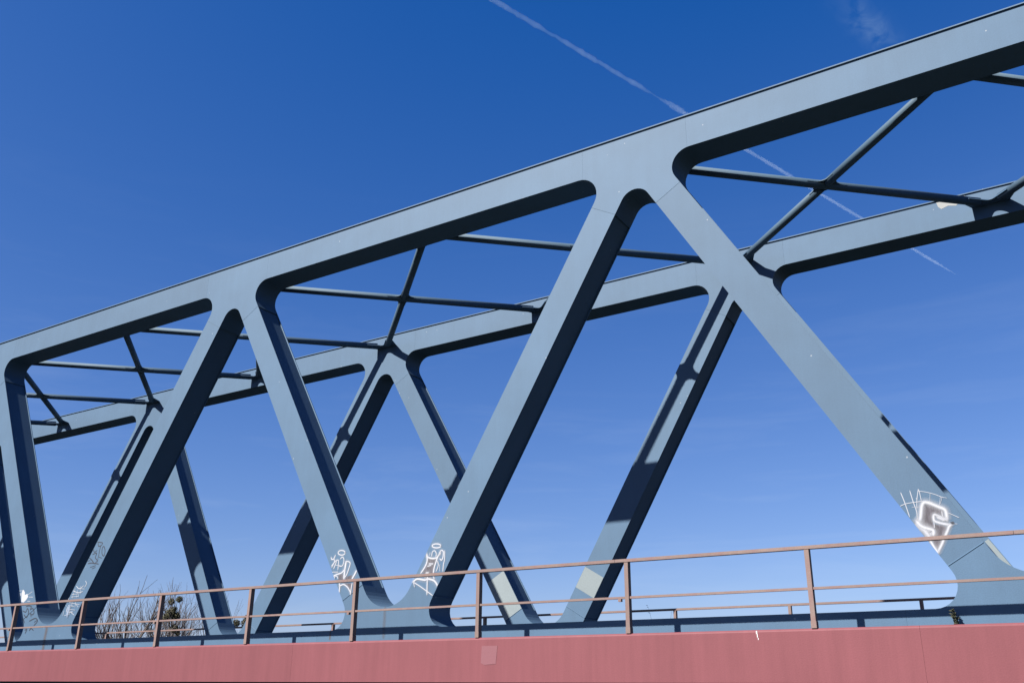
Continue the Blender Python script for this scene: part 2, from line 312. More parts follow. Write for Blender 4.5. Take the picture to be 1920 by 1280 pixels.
    l(n2.outputs['Fac'], bp.inputs['Height']); l(bp.outputs[0], b.inputs['Normal'])
    return m
BLUE = mat_paint('blue_grey_paint', (0.038, 0.075, 0.124), var=0.075, rough=0.68, spec=0.31, speck=0.04, streak=0.035)
BLUED = mat_paint('weld_paint', (0.045, 0.07, 0.095), var=0.03, rough=0.7, spec=0.2)
TUBE = mat_paint('tube_paint', (0.05, 0.082, 0.115), var=0.08, rough=0.62, speck=0.0, spec=0.15)
RED = mat_paint('faded_red_paint', (0.122, 0.041, 0.048), var=0.045, rough=0.6, streak=0.07, spec=0.12)
RAILM = mat_paint('brown_rail_paint', (0.138, 0.100, 0.090), var=0.09, col2=(0.135, 0.078, 0.076), rough=0.6, spec=0.12, streak=0.05)
PALE = mat_paint('pale_overpaint', (0.130, 0.155, 0.165), var=0.07, spec=0.2, rough=0.6)
CREAM = mat_paint('bare_cream_patch', (0.18, 0.185, 0.18), var=0.05, rough=0.7)
PINKP = mat_paint('faded_pink_patch', (0.127, 0.0425, 0.053), var=0.05, rough=0.6)
CONC = mat_paint('deck_asphalt', (0.03, 0.03, 0.03), var=0.15, rough=0.9, spec=0.05)
BARK = mat_paint('winter_bark', (0.05, 0.042, 0.036), var=0.25, rough=0.9)
TWIG = mat_paint('fine_twigs', (0.072, 0.062, 0.062), var=0.25, rough=0.9)
MIST = mat_paint('mistletoe_leaf', (0.045, 0.042, 0.016), var=0.3, rough=0.7)
DRY = mat_paint('dry_weed', (0.03, 0.032, 0.015), var=0.3, rough=0.9)
def mat_spray(name, col, noise=0.0):
    """sprayed paint that thins out towards the edge of every stroke (mesh attribute 'fade')"""
    m = bpy.data.materials.new(name); m.use_nodes = True; t = m.node_tree; b = t.nodes['Principled BSDF']; l = t.links.new
    o = t.nodes['Material Output']; at = N(t, 'ShaderNodeAttribute', attribute_name='fade')
    tr = N(t, 'ShaderNodeBsdfTransparent'); mi = N(t, 'ShaderNodeMixShader')
    g = N(t, 'ShaderNodeNewGeometry'); n = N(t, 'ShaderNodeTexNoise'); n.inputs['Scale'].default_value = 9; n.inputs['Detail'].default_value = 6
    mpp = N(t, 'ShaderNodeMapping'); mpp.inputs['Rotation'].default_value = (0, 0.9, 0); mpp.inputs['Scale'].default_value = (5, 1, .7); l(g.outputs['Position'], mpp.inputs[0]); l(mpp.outputs[0], n.inputs['Vector'])
    mr = N(t, 'ShaderNodeMapRange'); mr.inputs['From Min'].default_value = .3; mr.inputs['From Max'].default_value = .7
    mr.inputs['To Min'].default_value = 1-noise; mr.inputs['To Max'].default_value = 1+noise*.8; l(n.outputs['Fac'], mr.inputs['Value'])
    vm = N(t, 'ShaderNodeVectorMath', operation='SCALE'); vm.inputs[0].default_value = col; l(mr.outputs[0], vm.inputs['Scale']); l(vm.outputs[0], b.inputs['Base Color'])
    b.inputs['Roughness'].default_value = .7
    l(at.outputs['Fac'], mi.inputs[0]); l(tr.outputs[0], mi.inputs[1]); l(b.outputs[0], mi.inputs[2]); l(mi.outputs[0], o.inputs[0])
    return m
SPR = {'w': mat_spray('white_spray', (0.285, 0.295, 0.325), .04), 'g': mat_spray('grey_spray', (0.045, 0.04, 0.052), .5), 'k': mat_spray('black_marker', (0.006, 0.009, 0.02), .1),
       'p': mat_spray('thin_white_spray', (0.16, 0.2, 0.27)), 'r': mat_spray('rust_run', (0.07, 0.04, 0.022), .3)}
def smooth_line(pts, k=4):
    if len(pts) < 3: return pts
    o = []
    for i in range(len(pts)-1):
        p0 = pts[max(i-1, 0)]; p1 = pts[i]; p2 = pts[i+1]; p3 = pts[min(i+2, len(pts)-1)]
        for j in range(k):
            t = j/k
            o.append(tuple(0.5*((2*p1[c]) + (-p0[c]+p2[c])*t + (2*p0[c]-5*p1[c]+4*p2[c]-p3[c])*t*t + (-p0[c]+3*p1[c]-3*p2[c]+p3[c])*t**3) for c in (0, 1)))
    o.append(pts[-1]); return o
def stroke(pts, wd, soft, y, peak=1.0, origin=(0, 0)):
    """a sprayed line on the plate plane: solid core, feathered edge"""
    pts = smooth_line(pts)
    P = [Vector(p) - Vector(origin) for p in pts]; v = []; f = []; fade = []
    hw = wd/2; ho = hw*(1+0.9*soft)
    cf = .7 if soft < 1.1 else (.4 if soft < 2.5 else .05)
    offs = [(-ho, 0), (-hw*cf, 1), (hw*cf, 1), (ho, 0)]
    n = len(P)
    for i, p in enumerate(P):
        d = (P[min(i+1, n-1)]-P[max(i-1, 0)]); d = d.normalized() if d.length else Vector((1, 0)); e = Vector((-d.y, d.x))
        end = (i == 0 or i == n-1)
        for o, k in offs:
            q = p+e*o*(0.7 if end else 1); v.append((q.x, y, q.y)); fade.append(k*peak*(0.85 if end else 1))
    for i in range(n-1):
        for k in range(3): a = i*4+k; f.append([a, a+1, a+5, a+4])
    for i, s in ((0, -1), (n-1, 1)):      # soft round ends
        d = (P[1]-P[0]) if i == 0 else (P[-1]-P[-2]); d = d.normalized()*s*ho*.8
        b = len(v); q = P[i]+d
        for o, k in offs:
            e = Vector((-d.y, d.x)).normalized()*(1 if s > 0 else -1); qq = q+e*o*.5; v.append((qq.x, y, qq.y)); fade.append(0)
        for k in range(3): a = i*4+k; f.append([a, a+1, b+k+1, b+k])
    return v, f, fade
def spray_mesh(name, parts):
    v, f, fd = [], [], []
    for a, b, c in parts:
        n = len(v); v += a; f += [[i+n for i in q] for q in b]; fd += c
    me = mesh(name, v, f); at = me.attributes.new('fade', 'FLOAT', 'POINT'); at.data.foreach_set('value', fd)
    return me
# ---------------------------------------------------------------- the bridge
m_, wx, P_ = 0.58419, 0.47257, 7.91591
XT, ZT_, XB, ZB_ = -4.53988, 7.0193, -8.49783, 0.243    # a top and a bottom node, in survey units
zb, zbt, zlow, F_, bw, W = 6.79758, 0.8174, -0.10, 7.266, 0.47036, 4.19835
YR = 9.345; ov, ft = 0.021, 0.017
wp = wx*math.cos(math.atan(m_))
L_ = math.hypot(m_, 1); dU = Vector((m_, 1))/L_; eU = Vector((1, -m_))/L_          # along and across a '/' member
ztw, zbw = 6.20, 1.316
def wpts(c, s):                               # weld line end points left, right of a member; s=+1 '/' s=-1 '\'
    e = Vector((eU.x, eU.y*s)); return tuple(Vector(c)-e*wp/2), tuple(Vector(c)+e*wp/2)
tA, tB = wpts((m_*(ztw-ZT_), ztw), 1); tC, tD = wpts((-m_*(ztw-ZT_), ztw), -1)
XE = 0.785
ca = (m_*(zb-ZT_)-wx/2, zb); cb = (0, ZT_-wx/2/m_); cc = (-ca[0], zb)
top_poly = [(XE, F_), (-XE, F_)] + [(-XE, zb)] + fillet(ca, (-XE, zb), tA, .28) + [tA, tB] + fillet(cb, tB, tC, .22) + [tC, tD] + fillet(cc, tD, (XE, zb), .255) + [(XE, zb)]
bA_, bB_ = wpts((m_*(zbw-ZB_), zbw), 1); bC_, bD_ = wpts((-m_*(zbw-ZB_), zbw), -1)
XEB = 1.25
k1 = (m_*(zbt-ZB_)+wx/2, zbt); k2 = (0, ZB_+wx/2/m_); k3 = (-k1[0], zbt)
bot_poly = [(-XEB, zlow), (XEB, zlow), (XEB, zbt)] + fillet(k1, (XEB, zbt), bB_, .23) + [bB_, bA_] + fillet(k2, bA_, bD_, .4617, 16) + [bD_, bC_] + fillet(k3, bC_, (-XEB, zbt), .23) + [(-XEB, zbt)]
sS = lambda pl: [(a*S, b*S) for a, b in pl]
bws = bw*S
top_me = MB().extr(sS(top_poly), 0, bws).mesh('top_node')
bot_me = MB().extr(sS(bot_poly), 0, bws).mesh('bottom_node')
top_me.materials.append(BLUE); bot_me.materials.append(BLUE)
GAP = 0.0015
def diag_mesh(s):
    """box member whose side webs stand proud of the flanges; origin at its top weld"""
    lip, tw = 0.026, 0.016; h = wp*S/2
    prof = [(-h, 0), (h, 0), (h, tw), (h-lip, tw), (h-lip, bws-tw), (h, bws-tw), (h, bws), (-h, bws), (-h, bws-tw), (-h+lip, bws-tw), (-h+lip, tw), (-h, tw)]
    d = Vector((m_*s, 1))/L_; e = Vector((1, -m_*s))/L_
    Ln = (ztw-zbw)*L_*S-GAP; v = []; n = len(prof)
    for t in (-GAP, -Ln):
        for a, y in prof: q = e*a + d*t; v.append((q.x, y, q.y))
    f = [list(range(n)), list(range(n, 2*n))[::-1]] + [[i, (i+1) % n, n+(i+1) % n, n+i] for i in range(n)]
    b = MB(); b.v = v; b.f = f; me = b.mesh('diagonal'); me.materials.append(BLUE); return me
dg = {1: diag_mesh(1), -1: diag_mesh(-1)}
def weld_mesh(a, b, wd=.014, h=.004, mt=None):
    a, b = Vector(a)*S, Vector(b)*S; d = (b-a).normalized(); e = Vector((-d.y, d.x))*wd/2; a = a+d*.005; b = b-d*.005
    mb = MB()                                  # a low ridge: two slopes meeting in a crest
    mb.v = [(p.x, y, p.y) for p, y in ((a-e, .002), (b-e, .002), (a, -h), (b, -h), (a+e, .002), (b+e, .002))]
    mb.f = [[0, 1, 3, 2], [2, 3, 5, 4], [0, 4, 5, 1], [0, 2, 4], [1, 5, 3]]
    me = mb.mesh('weld_seam'); me.materials.append(mt or BLUED); return me
tw1, tw2 = weld_mesh(tA, tB, .010, .003), weld_mesh(tC, tD, .010, .003)
bw1, bw2 = weld_mesh(bA_, bB_, .024, .008, BLUE), weld_mesh(bC_, bD_, .024, .008, BLUE)
cl = (P_-2*XE)*S-2*GAP
chord_me = MB().box(-cl/2, cl/2, 0, bws, zb*S, F_*S).mesh('top_chord'); chord_me.materials.append(BLUE)
fl = P_*S-GAP
flange_me = MB().box(-fl/2, fl/2, -ov*S, bws+ov*S, F_*S+.001, (F_+ft)*S).mesh('top_flange'); flange_me.materials.append(BLUE)
bl = (P_-2*XEB)*S-2*GAP
bchord_me = MB().box(-bl/2, bl/2, 0, bws, zlow*S, zbt*S).mesh('bottom_chord'); bchord_me.materials.append(BLUE)
bridge = obj('railway_bridge', None, loc=(XB*S, (10+W/2)*S, ZC+zlow*S), label='blue grey steel truss railway bridge with red edge girder and graffiti', category='bridge')
YF = {0: 10*S, 1: (10+W)*S}
node_at = {}
for tr in (0, 1):
    Y = YF[tr]
    for k in range(-4, 3):
        x = (XT+k*P_)*S; o = (x, Y, ZC)
        tn = obj('top_node_plate', top_me, parent=bridge, loc=o); node_at['T', tr, k] = tn
        obj('top_flange', flange_me, parent=bridge, loc=o)
        obj('top_chord', chord_me, parent=bridge, loc=(x+P_*S/2, Y, ZC))
        obj('weld_seam', tw1, parent=tn, loc=o); obj('weld_seam', tw2, parent=tn, loc=o)
        xb = (XB+k*P_)*S; ob = (xb, Y, ZC)
        bn = obj('bottom_node_plate', bot_me, parent=bridge, loc=ob); node_at['B', tr, k] = bn
        obj('bottom_chord', bchord_me, parent=bridge, loc=(xb+P_*S/2, Y, ZC))
        obj('weld_seam', bw1, parent=bn, loc=ob); obj('weld_seam', bw2, parent=bn, loc=ob)
        for s in (1, -1):
            node_at['D', tr, k, s] = obj('diagonal', dg[s], parent=bridge, loc=(x+m_*(ztw-ZT_)*s*S, Y, ZC+ztw*S))
# wind bracing of round tubes with flat gusset plates
TR = 0.064*S; H2 = P_/4; dyb = (W-bw)/2; zt_ = ZC+ZT_*S; PT = .009
def tube_between(a, b, nm='bracing_tube'):
    a, b = Vector(a), Vector(b); c = (a+b)/2
    me = MB().tube([a-c, b-c], TR, 20).mesh('bracing_tube'); me.materials.append(TUBE)
    for p in me.polygons: p.use_smooth = len(p.vertices) == 4
    return me, c
y0b, y1b = (10+bw)*S, (10+W)*S; ycb = (y0b+y1b)/2
g = Vector((H2, dyb)).normalized()
c0 = 0.20*S
A = Vector((-H2*S, y0b-ycb, 0)); B = Vector((H2*S, y1b-ycb, 0)); A2 = Vector((-H2*S, y1b-ycb, 0)); B2 = Vector((H2*S, y0b-ycb, 0))
u1 = (B-A).normalized(); u3 = (B2-A2).normalized()
long_me, _ = tube_between(A+u1*c0, B-u1*c0); ha_me, hc1 = tube_between(A2+u3*c0, -u3*TR*1.2); hb_me, hc2 = tube_between(u3*TR*1.2, B2-u3*c0)
def arm_plate(dirs, arm, hw, r, base=None):
    """star of arms with filleted re-entrant corners (counter-clockwise directions)"""
    pts = []; n = len(dirs)
    for i, d in enumerate(dirs):
        e = Vector((-d.y, d.x)); nx = dirs[(i+1) % n]
        tip_r, tip_l = d*arm-e*hw, d*arm+e*hw
        pts += [tuple(tip_r), tuple(tip_l)]
        if base and i == n-1: break
        nxe = Vector((-nx.y, nx.x)); nr = nx*arm-nxe*hw
        # inner corner: intersection of the two edges
        cr_ = d.x*nx.y-d.y*nx.x; p = d*0+e*hw; q = nxe*-hw; dd = q-p
        t = (dd.x*nx.y-dd.y*nx.x)/cr_; c = p+d*t
        pts += fillet(c, tip_l, nr, r, 6)
    return pts
D4_ = [Vector((g.x, g.y)), Vector((-g.x, g.y)), Vector((-g.x, -g.y)), Vector((g.x, -g.y))]
cross_me = MB().flat(arm_plate(D4_, .31*S, .07*S, .15*S), -PT, PT).mesh('crossing_plate'); cross_me.materials.append(TUBE)
far_arms = arm_plate([Vector((-g.x, -g.y)), Vector((g.x, -g.y))], .42*S, .08*S, .10*S, base=True)
far_plate = MB().flat([(-.26*S, 0)] + far_arms + [(.26*S, 0)], -PT, PT).mesh('gusset_plate'); far_plate.materials.append(BLUE)
near_plate = MB().flat([(-a, -b) for a, b in ([(-.26*S, 0)] + far_arms + [(.26*S, 0)])], -PT, PT).mesh('gusset_plate'); near_plate.materials.append(BLUE)
for j in range(-8, 6):
    xn = (XT+j*P_/2)*S; xm = xn+H2*S
    obj('gusset_plate', far_plate, parent=bridge, loc=(xn, y1b, zt_)); obj('gusset_plate', near_plate, parent=bridge, loc=(xn, y0b, zt_))
    obj('bracing_tube', long_me, parent=bridge, loc=(xm, ycb, zt_))
    obj('bracing_tube', ha_me, parent=bridge, loc=Vector((xm, ycb, zt_))+hc1); obj('bracing_tube', hb_me, parent=bridge, loc=Vector((xm, ycb, zt_))+hc2)
    obj('crossing_plate', cross_me, parent=bridge, loc=(xm, ycb, zt_))
# red edge girders in welded panels, walkway plates, deck trough
zg1, zg0 = 0.6256, 0.130
xg0 = XB-1.03; pl = P_*S-0.002
gp = MB().extr([], 0, 0) if False else MB()
b = len(gp.v); hgt = (zg1-zg0)*S
prof = [(0, 0), (0, hgt-.030), (.006, hgt-.016), (.016, hgt-.006), (.028, hgt), (.06, hgt), (.06, hgt-.02), (.016, hgt-.02), (.016, .016), (.22, .016), (.22, 0)]
n = len(prof)
for x in (-pl/2, pl/2): gp.v += [(x, y, z) for y, z in prof]
gp.f = [list(range(n)), list(range(n, 2*n))[::-1]] + [[i, (i+1) % n, n+(i+1) % n, n+i] for i in range(n)]
girder_me = gp.mesh('girder_panel'); girder_me.materials.append(RED)
gback = bpy.data.meshes.new('girder_panel_far'); gb = MB(); gb.v = [(x, -y, z) for x, y, z in gp.v]; gb.f = [f[:] for f in gp.f]; gback = gb.mesh('girder_panel'); gback.materials.append(RED)
walk_me = MB().box(-pl/2, pl/2, 0, (10-YR)*S-.075, -.03, 0).mesh('walkway_plate'); walk_me.materials.append(BLUED)
deck_me = MB().box(-pl/2, pl/2, 0, (W-bw)*S-.01, -.5, 0).mesh('deck_slab'); deck_me.materials.append(CONC)
YRF = 10+W+bw+(10-YR)
for k in range(-4, 4):
    x = (xg0+(k+.5)*P_)*S
    obj('girder_panel', girder_me, parent=bridge, loc=(x, YR*S, ZC+zg0*S)); obj('girder_panel', gback, parent=bridge, loc=(x, YRF*S, ZC+zg0*S))
    obj('walkway_plate', walk_me, parent=bridge, loc=(x, YR*S+.065, ZC+zg1*S-.025)); obj('walkway_plate', walk_me, parent=bridge, loc=(x, (10+W+bw)*S+.005, ZC+zg1*S-.025))
    obj('deck_slab', deck_me, parent=bridge, loc=(x, y0b+.005, ZC+.45*S))
# paint marks
def marks(key, parent, Y, clip=(1, -1)):
    o = WL[parent.name]; by = {}
    for i, (kind, col, wd, soft, pts) in enumerate(GRAF[key]):
        y = -.002-0.0004*i
        if kind == 's':
            by.setdefault(col, []).append(stroke(pts, wd, soft, y+Y-o.y, .95 if soft > .5 else .85, (o.x, o.z-ZC)))
            if soft > .8 and col == 'w':      # overspray round the line
                by.setdefault('w', []).append(stroke(pts, wd*1.7, 2.6, y+Y-o.y+.0002, .42 if soft > 1.1 else .25, (o.x, o.z-ZC)))
        else:
            q = [(a-o.x, b-(o.z-ZC)) for a, b in pts]
            cx = sum(a for a, _ in q)/len(q); cz = sum(b for _, b in q)/len(q)
            n = len(q); yy = y+Y-o.y
            v = [(a, yy, b) for a, b in q] + [(cx+(a-cx)*1.12, yy, cz+(b-cz)*1.12) for a, b in q]
            f = [list(range(n))] + [[i, (i+1) % n, n+(i+1) % n, n+i] for i in range(n)]
            by.setdefault(col, []).append((v, f, [.93]*n+[0.]*n))
    s = -1 if key in ('D4', 'D2', 'D0') else 1        # trim the paint at the edges of the member it was sprayed on
    ed = Vector((1, 0, -m_*s)).normalized(); hw = wp*S/2 - .002
    for col, ps in by.items():
        me = spray_mesh('graffiti', ps); me.materials.append(SPR[col])
        bm = bmesh.new(); bm.from_mesh(me)
        for sg in clip: bmesh.ops.bisect_plane(bm, geom=bm.verts[:]+bm.edges[:]+bm.faces[:], plane_co=ed*hw*sg, plane_no=ed*sg, clear_outer=True)
        bm.to_mesh(me); bm.free()
        obj('graffiti', me, parent=parent, loc=o)
marks('D4', node_at['D', 0, 0, -1], 10*S); marks('D3', node_at['D', 0, 0, 1], 10*S, (1,))
marks('D2', node_at['D', 0, -1, -1], 10*S, (-1, 1)); marks('D1', node_at['D', 0, -1, 1], 10*S); marks('D0', node_at['D', 0, -2, -1], 10*S, (-1,))
def rust(parent, x, z0, z1, wd, Y, peak):
    o = WL[parent.name]
    pts = [(x+random.uniform(-.004, .004), z0+(z1-z0)*i/5) for i in range(6)]
    me = spray_mesh('rust_run', [stroke(pts, wd, 2.0, Y-.003-o.y, peak, (o.x, o.z-ZC))]); me.materials.append(SPR['r'])
    obj('rust_run', me, parent=parent, loc=o)
rust(node_at['B', 0, 0], (XB-.01)*S, 1.09*S, .70*S, .035, 10*S, .24)
rust(node_at['B', 0, 0], (XB-.987)*S, .82*S, .70*S, .02, 10*S, .5)
rust(node_at['B', 0, -1], (XB-P_)*S, 1.05*S, .66*S, .05, 10*S, .45)
def patch(parent, s, k, za, zc_, mat, Y):
    """repainted length of a far diagonal between two cuts across it"""
    x0 = (XB+k*P_); e = Vector((eU.x, eU.y*s))*(wp/2-.004)
    a = Vector((x0+s*m_*(za-ZB_), za)); b = Vector((x0+s*m_*(zc_-ZB_), zc_)); o = WL[parent.name]
    pl = [tuple((p)*S-Vector((o.x, o.z-ZC))) for p in (a-e, a+e, b+e, b-e)]
    me = MB().extr(pl, Y-o.y-.003, Y-o.y+.002).mesh('paint_patch'); me.materials.append(mat)
    obj('paint_patch', me, parent=parent, loc=o)
patch(node_at['D', 1, 0, 1], 1, 0, 1.96, 1.63, PALE, YF[1])
patch(node_at['D', 1, -1, -1], -1, 0, 1.99, 1.32, PALE, YF[1])
patch(node_at['D', 1, 0, -1], -1, 1, 1.95, 1.32, PALE, YF[1])
def poly_patch(parent, pts, mat, Y, nm='paint_patch'):
    o = WL[parent.name]; q = [(a*S-o.x, b*S-(o.z-ZC)) for a, b in pts]
    me = MB().extr(q, Y-o.y-.003, Y-o.y+.002).mesh(nm); me.materials.append(mat); obj(nm, me, parent=parent, loc=o)
chords = [c for c in bridge.children if c.name.startswith('top_chord')]
def nearest(kind, x, y): return min((c for c in bridge.children if c.name.startswith(kind)), key=lambda c: (WL[c.name].x-x)**2+4*(WL[c.name].y-y)**2)
poly_patch(nearest('top_chord', -1*S, YF[1]), [(-1.30, 7.17), (-1.26, 7.12), (-1.16, 7.15), (-1.05, 7.12), (-.93, 7.20), (-.90, 7.26), (-1.32, 7.26)], CREAM, YF[1])
poly_patch(nearest('girder_panel', -6.3*S, YR*S), [(-6.44, .53), (-6.45, .34), (-6.40, .32), (-6.24, .33), (-6.22, .53)], PINKP, YR*S)
# vertical weld bands on the near chord beside the right hand node
poly_patch(node_at['T', 0, 0], [(.755, zb+.002), (.785, zb+.002), (.775, F_-.002), (.745, F_-.002)], BLUED, YF[0], 'weld_band')
WHT = mat_paint('bird_lime', (.45, .45, .45))
o = nearest('girder_panel', -3.1*S, YR*S)
for (a, b_, c, d) in ((-3.13, .60, .012, .03), (-3.125, .57, .008, .035), (-3.118, .54, .006, .02)):
    poly_patch(o, [(a-c/2, b_-d/2), (a+c/2, b_-d/2), (a+c/2, b_+d/2), (a-c/2, b_+d/2)], WHT, YR*S, 'bird_lime')
# ---------------------------------------------------------------- railings: post, handrail, midrail
ZRT, ZRM = 1.4096, 1.0104
hr, hd = .042, .080
def railing(side, label):
    yy = YR*S if side == 0 else YRF*S; sg = 1 if side == 0 else -1
    r = obj('walkway_railing', None, loc=(XT*S, yy, ZC+zg1*S), label=label, category='railing', group='railings along the bridge walkways')
    hgt = (ZRT-zg1)*S-hr
    def yb(a, b): return (min(a*sg, b*sg), max(a*sg, b*sg))
    pm = MB(); y = yb(.0, .085); pm.box(-.029, .029, y[0], y[1], .085, hgt-.001); y = yb(-.003, .088); pm.box(-.034, .034, y[0], y[1], 0.001, .085)
    pm = pm.mesh('post'); pm.materials.append(RAILM)
    y = yb(-.006, hd-.006); top = MB().box(-P_/4*S+.002, P_/4*S-.002, y[0], y[1], -hr, 0).mesh('handrail'); top.materials.append(RAILM)
    y = yb(.014, .060); mid = MB().box(-P_/8*S+.031, P_/8*S-.031, y[0], y[1], -.030, 0).mesh('midrail'); mid.materials.append(RAILM)
    y = yb(.012, .062); lug = MB().box(-.022, .022, y[0], y[1], -.034, 0).mesh('rail_lug'); lug.materials.append(RAILM)
    for i in range(-15, 8):
        x = (XT+i*P_/4)*S
        obj('post', pm, parent=r, loc=(x, yy, ZC+zg1*S)); obj('midrail', mid, parent=r, loc=(x+P_/8*S, yy, ZC+ZRM*S))
        if i % 2 == 0:
            jx = x-.135*S+P_/4*S
            obj('handrail', top, parent=r, loc=(jx, yy, ZC+ZRT*S))
            obj('rail_lug', lug, parent=r, loc=(x-.095*S, yy, ZC+ZRM*S-.031))
    return r
railing(0, 'brown painted railing along the near edge above the red girder')
railing(1, 'thin brown railing along the far walkway, partly in shadow behind the trusses')
# ---------------------------------------------------------------- ground, river
def mat_simple(name, c1, c2, scale, rough=.95, bump=.0, spec=.05):
    m = bpy.data.materials.new(name); m.use_nodes = True; t = m.node_tree; b = t.nodes['Principled BSDF']; l = t.links.new
    g = N(t, 'ShaderNodeNewGeometry'); n = N(t, 'ShaderNodeTexNoise'); n.inputs['Scale'].default_value = scale; n.inputs['Detail'].default_value = 8; l(g.outputs['Position'], n.inputs['Vector'])
    mi = N(t, 'ShaderNodeMix', data_type='RGBA'); mi.inputs['A'].default_value = (*c1, 1); mi.inputs['B'].default_value = (*c2, 1); l(n.outputs['Fac'], mi.inputs['Factor']); l(mi.outputs['Result'], b.inputs['Base Color'])
    b.inputs['Roughness'].default_value = rough; b.inputs['Specular IOR Level'].default_value = spec
    if bump:
        bp = N(t, 'ShaderNodeBump'); bp.inputs['Strength'].default_value = .5; bp.inputs['Distance'].default_value = bump; l(n.outputs['Fac'], bp.inputs['Height']); l(bp.outputs[0], b.inputs['Normal'])
    return m
GRASS = mat_simple('winter_grass', (.016, .021, .008), (.027, .026, .012), .8, bump=.05)
WATER = mat_simple('river_water', (.008, .014, .012), (.012, .018, .015), .6, rough=.3, bump=.08, spec=.1)
HB = 3.3
def gh(x, y):      # bank height: a river runs under the bridge, left of the viewer
    a = min(max((x+9)/7, 0), 1); b = min(max((-56-x)/7, 0), 1); t = max(a, b); return -1.5+(HB+1.5)*t*t*(3-2*t)
xs = [-6000, -2000, -700, -300, -150, -90, -70] + [-66+i*1.5 for i in range(48)] + [8, 20, 60, 150, 400, 1200, 3000, 6000]
ys = [-6000, -2000, -600, -200, -80, -30, -10, 0, 10, 20, 30, 50, 80, 140, 240, 500, 1200, 3000, 6000]
v = [(x, y, gh(x, y) + (random.uniform(-.15, .15) if gh(x, y) > 3 and abs(x-2) > 6 else 0)) for y in ys for x in xs]; nx = len(xs)
f = [[j*nx+i, j*nx+i+1, (j+1)*nx+i+1, (j+1)*nx+i] for j in range(len(ys)-1) for i in range(nx-1)]
obj('ground', mesh('ground', v, f, True), GRASS, kind='structure')
obj('water', mesh('water', [(-60, -6000, 0), (-5, -6000, 0), (-5, 6000, 0), (-60, 6000, 0)], [[0, 1, 2, 3]]), WATER, kind='structure')
# ---------------------------------------------------------------- bare trees with mistletoe beyond the far bank
def tree(x, y, H, label, seed, spread=1.0, balls=(), lean=0.0, depth=6, dens=1.0):
    rnd = random.Random(seed); root = obj('bare_tree', None, loc=(x, y, HB-.1), label=label, category='tree', group='bare winter trees beyond the river')
    tk, tw = MB(), MB(); tips = []
    def grow(p, d, ln, r, lv, mb):
        seg = 4 if lv < 3 else 3; pts = [p]; rr = [r]
        for i in range(seg):
            d = (d + Vector((rnd.uniform(-.16, .16), rnd.uniform(-.16, .16), rnd.uniform(-.04, .14)))).normalized()
            p = p + d*ln/seg; pts.append(p); rr.append(max(r*(1-.42*(i+1)/seg), .0085))
        mb.tube(pts, rr, 7 if lv == 0 else (5 if lv < 3 else 3), cap=False)
        if lv >= depth: tips.append(p); return
        nch = {0: 4, 1: 3, 2: 3, 3: 3}.get(lv, 2)
        if rnd.random() > dens: nch -= 1
        for c in range(nch):
            t = 1.0 if c == 0 else rnd.uniform(.35, .98); i = min(int(t*seg), seg-1); q = pts[i].lerp(pts[i+1], t*seg-i)
            az = rnd.uniform(0, 6.283); sp = rnd.uniform(.40, .80)*spread*(.35 if c == 0 else 1)
            a = d.orthogonal().normalized(); e = d.cross(a); nd = (d*math.cos(sp)+(a*math.cos(az)+e*math.sin(az))*math.sin(sp)); nd.z += .10
            grow(q, nd.normalized(), ln*rnd.uniform(.62, .85), rr[i]*rnd.uniform(.55, .75) if c else rr[-1], lv+1, mb if lv < 1 else tw)
    grow(Vector((0, 0, 0)), Vector((lean, 0, 1)).normalized(), H*.30, H*.021, 0, tk)
    top = max(v[2] for v in tw.v); k = H/top
    for mbb in (tk, tw): mbb.v = [(a*k, b*k, c*k) for a, b, c in mbb.v]
    obj('trunk', mesh('trunk', tk.v, tk.f, True), BARK, root, WL[root.name]); obj('crown', mesh('crown', tw.v, tw.f, True), TWIG, root, WL[root.name])
    for (btx, hz, rad) in balls:      # clump hung on the branch nearest to a bearing and height
        gx, gy = ground_pt(btx, math.hypot(x, y)); c0_ = Vector((gx-x, gy-y, hz)); c = min((Vector(v) for v in tw.v[::3]), key=lambda q: (q-c0_).length).lerp(c0_, .6); mb = MB()
        for i in range(420):
            dd = Vector((rnd.gauss(0, 1), rnd.gauss(0, 1), rnd.gauss(0, 1))).normalized(); q = c+dd*rad*rnd.random()**.45
            a = Vector((rnd.gauss(0, 1), rnd.gauss(0, 1), rnd.gauss(0, 1))).normalized(); e = a.orthogonal().normalized()
            n = len(mb.v); l = rad*.22; mb.v += [tuple(q-a*l), tuple(q+e*l*.35), tuple(q+a*l), tuple(q-e*l*.35)]; mb.f.append([n, n+1, n+2, n+3])
        obj('mistletoe', mesh('mistletoe', mb.v, mb.f), MIST, root, WL[root.name])
# px bearing helper: unit ground direction from the viewpoint and distance
def ground_pt(tx, dist):      # tx: bearing tangent x/y
    h = math.hypot(tx, 1); return tx/h*dist, dist/h
tree(*ground_pt(-1.475, 100), 13.0, 'bare tree with a forked crown nearest the dark left diagonal', 11, .9, lean=.22, depth=5, dens=.75)
tree(*ground_pt(-1.425, 106), 12.4, 'slender bare tree leaning between its two wider neighbours', 15, .75, lean=.28, depth=4)
tree(*ground_pt(-1.325, 110), 13.2, 'broad twiggy bare tree standing behind a railing post', 25, 1.05, depth=5, dens=.8)
tree(*ground_pt(-1.285, 108), 13.4, 'bare tree carrying several round mistletoe clumps', 21, .85, balls=[(-1.305, 10.75, .36), (-1.284, 10.95, .36), (-1.303, 9.5, .52), (-1.289, 9.2, .50), (-1.296, 9.9, .34), (-1.313, 9.05, .42), (-1.289, 8.0, .45), (-1.277, 7.5, .28)], depth=5)
tree(*ground_pt(-1.225, 112), 10.6, 'low bare tree just left of a far diagonal', 27, .9, depth=5)
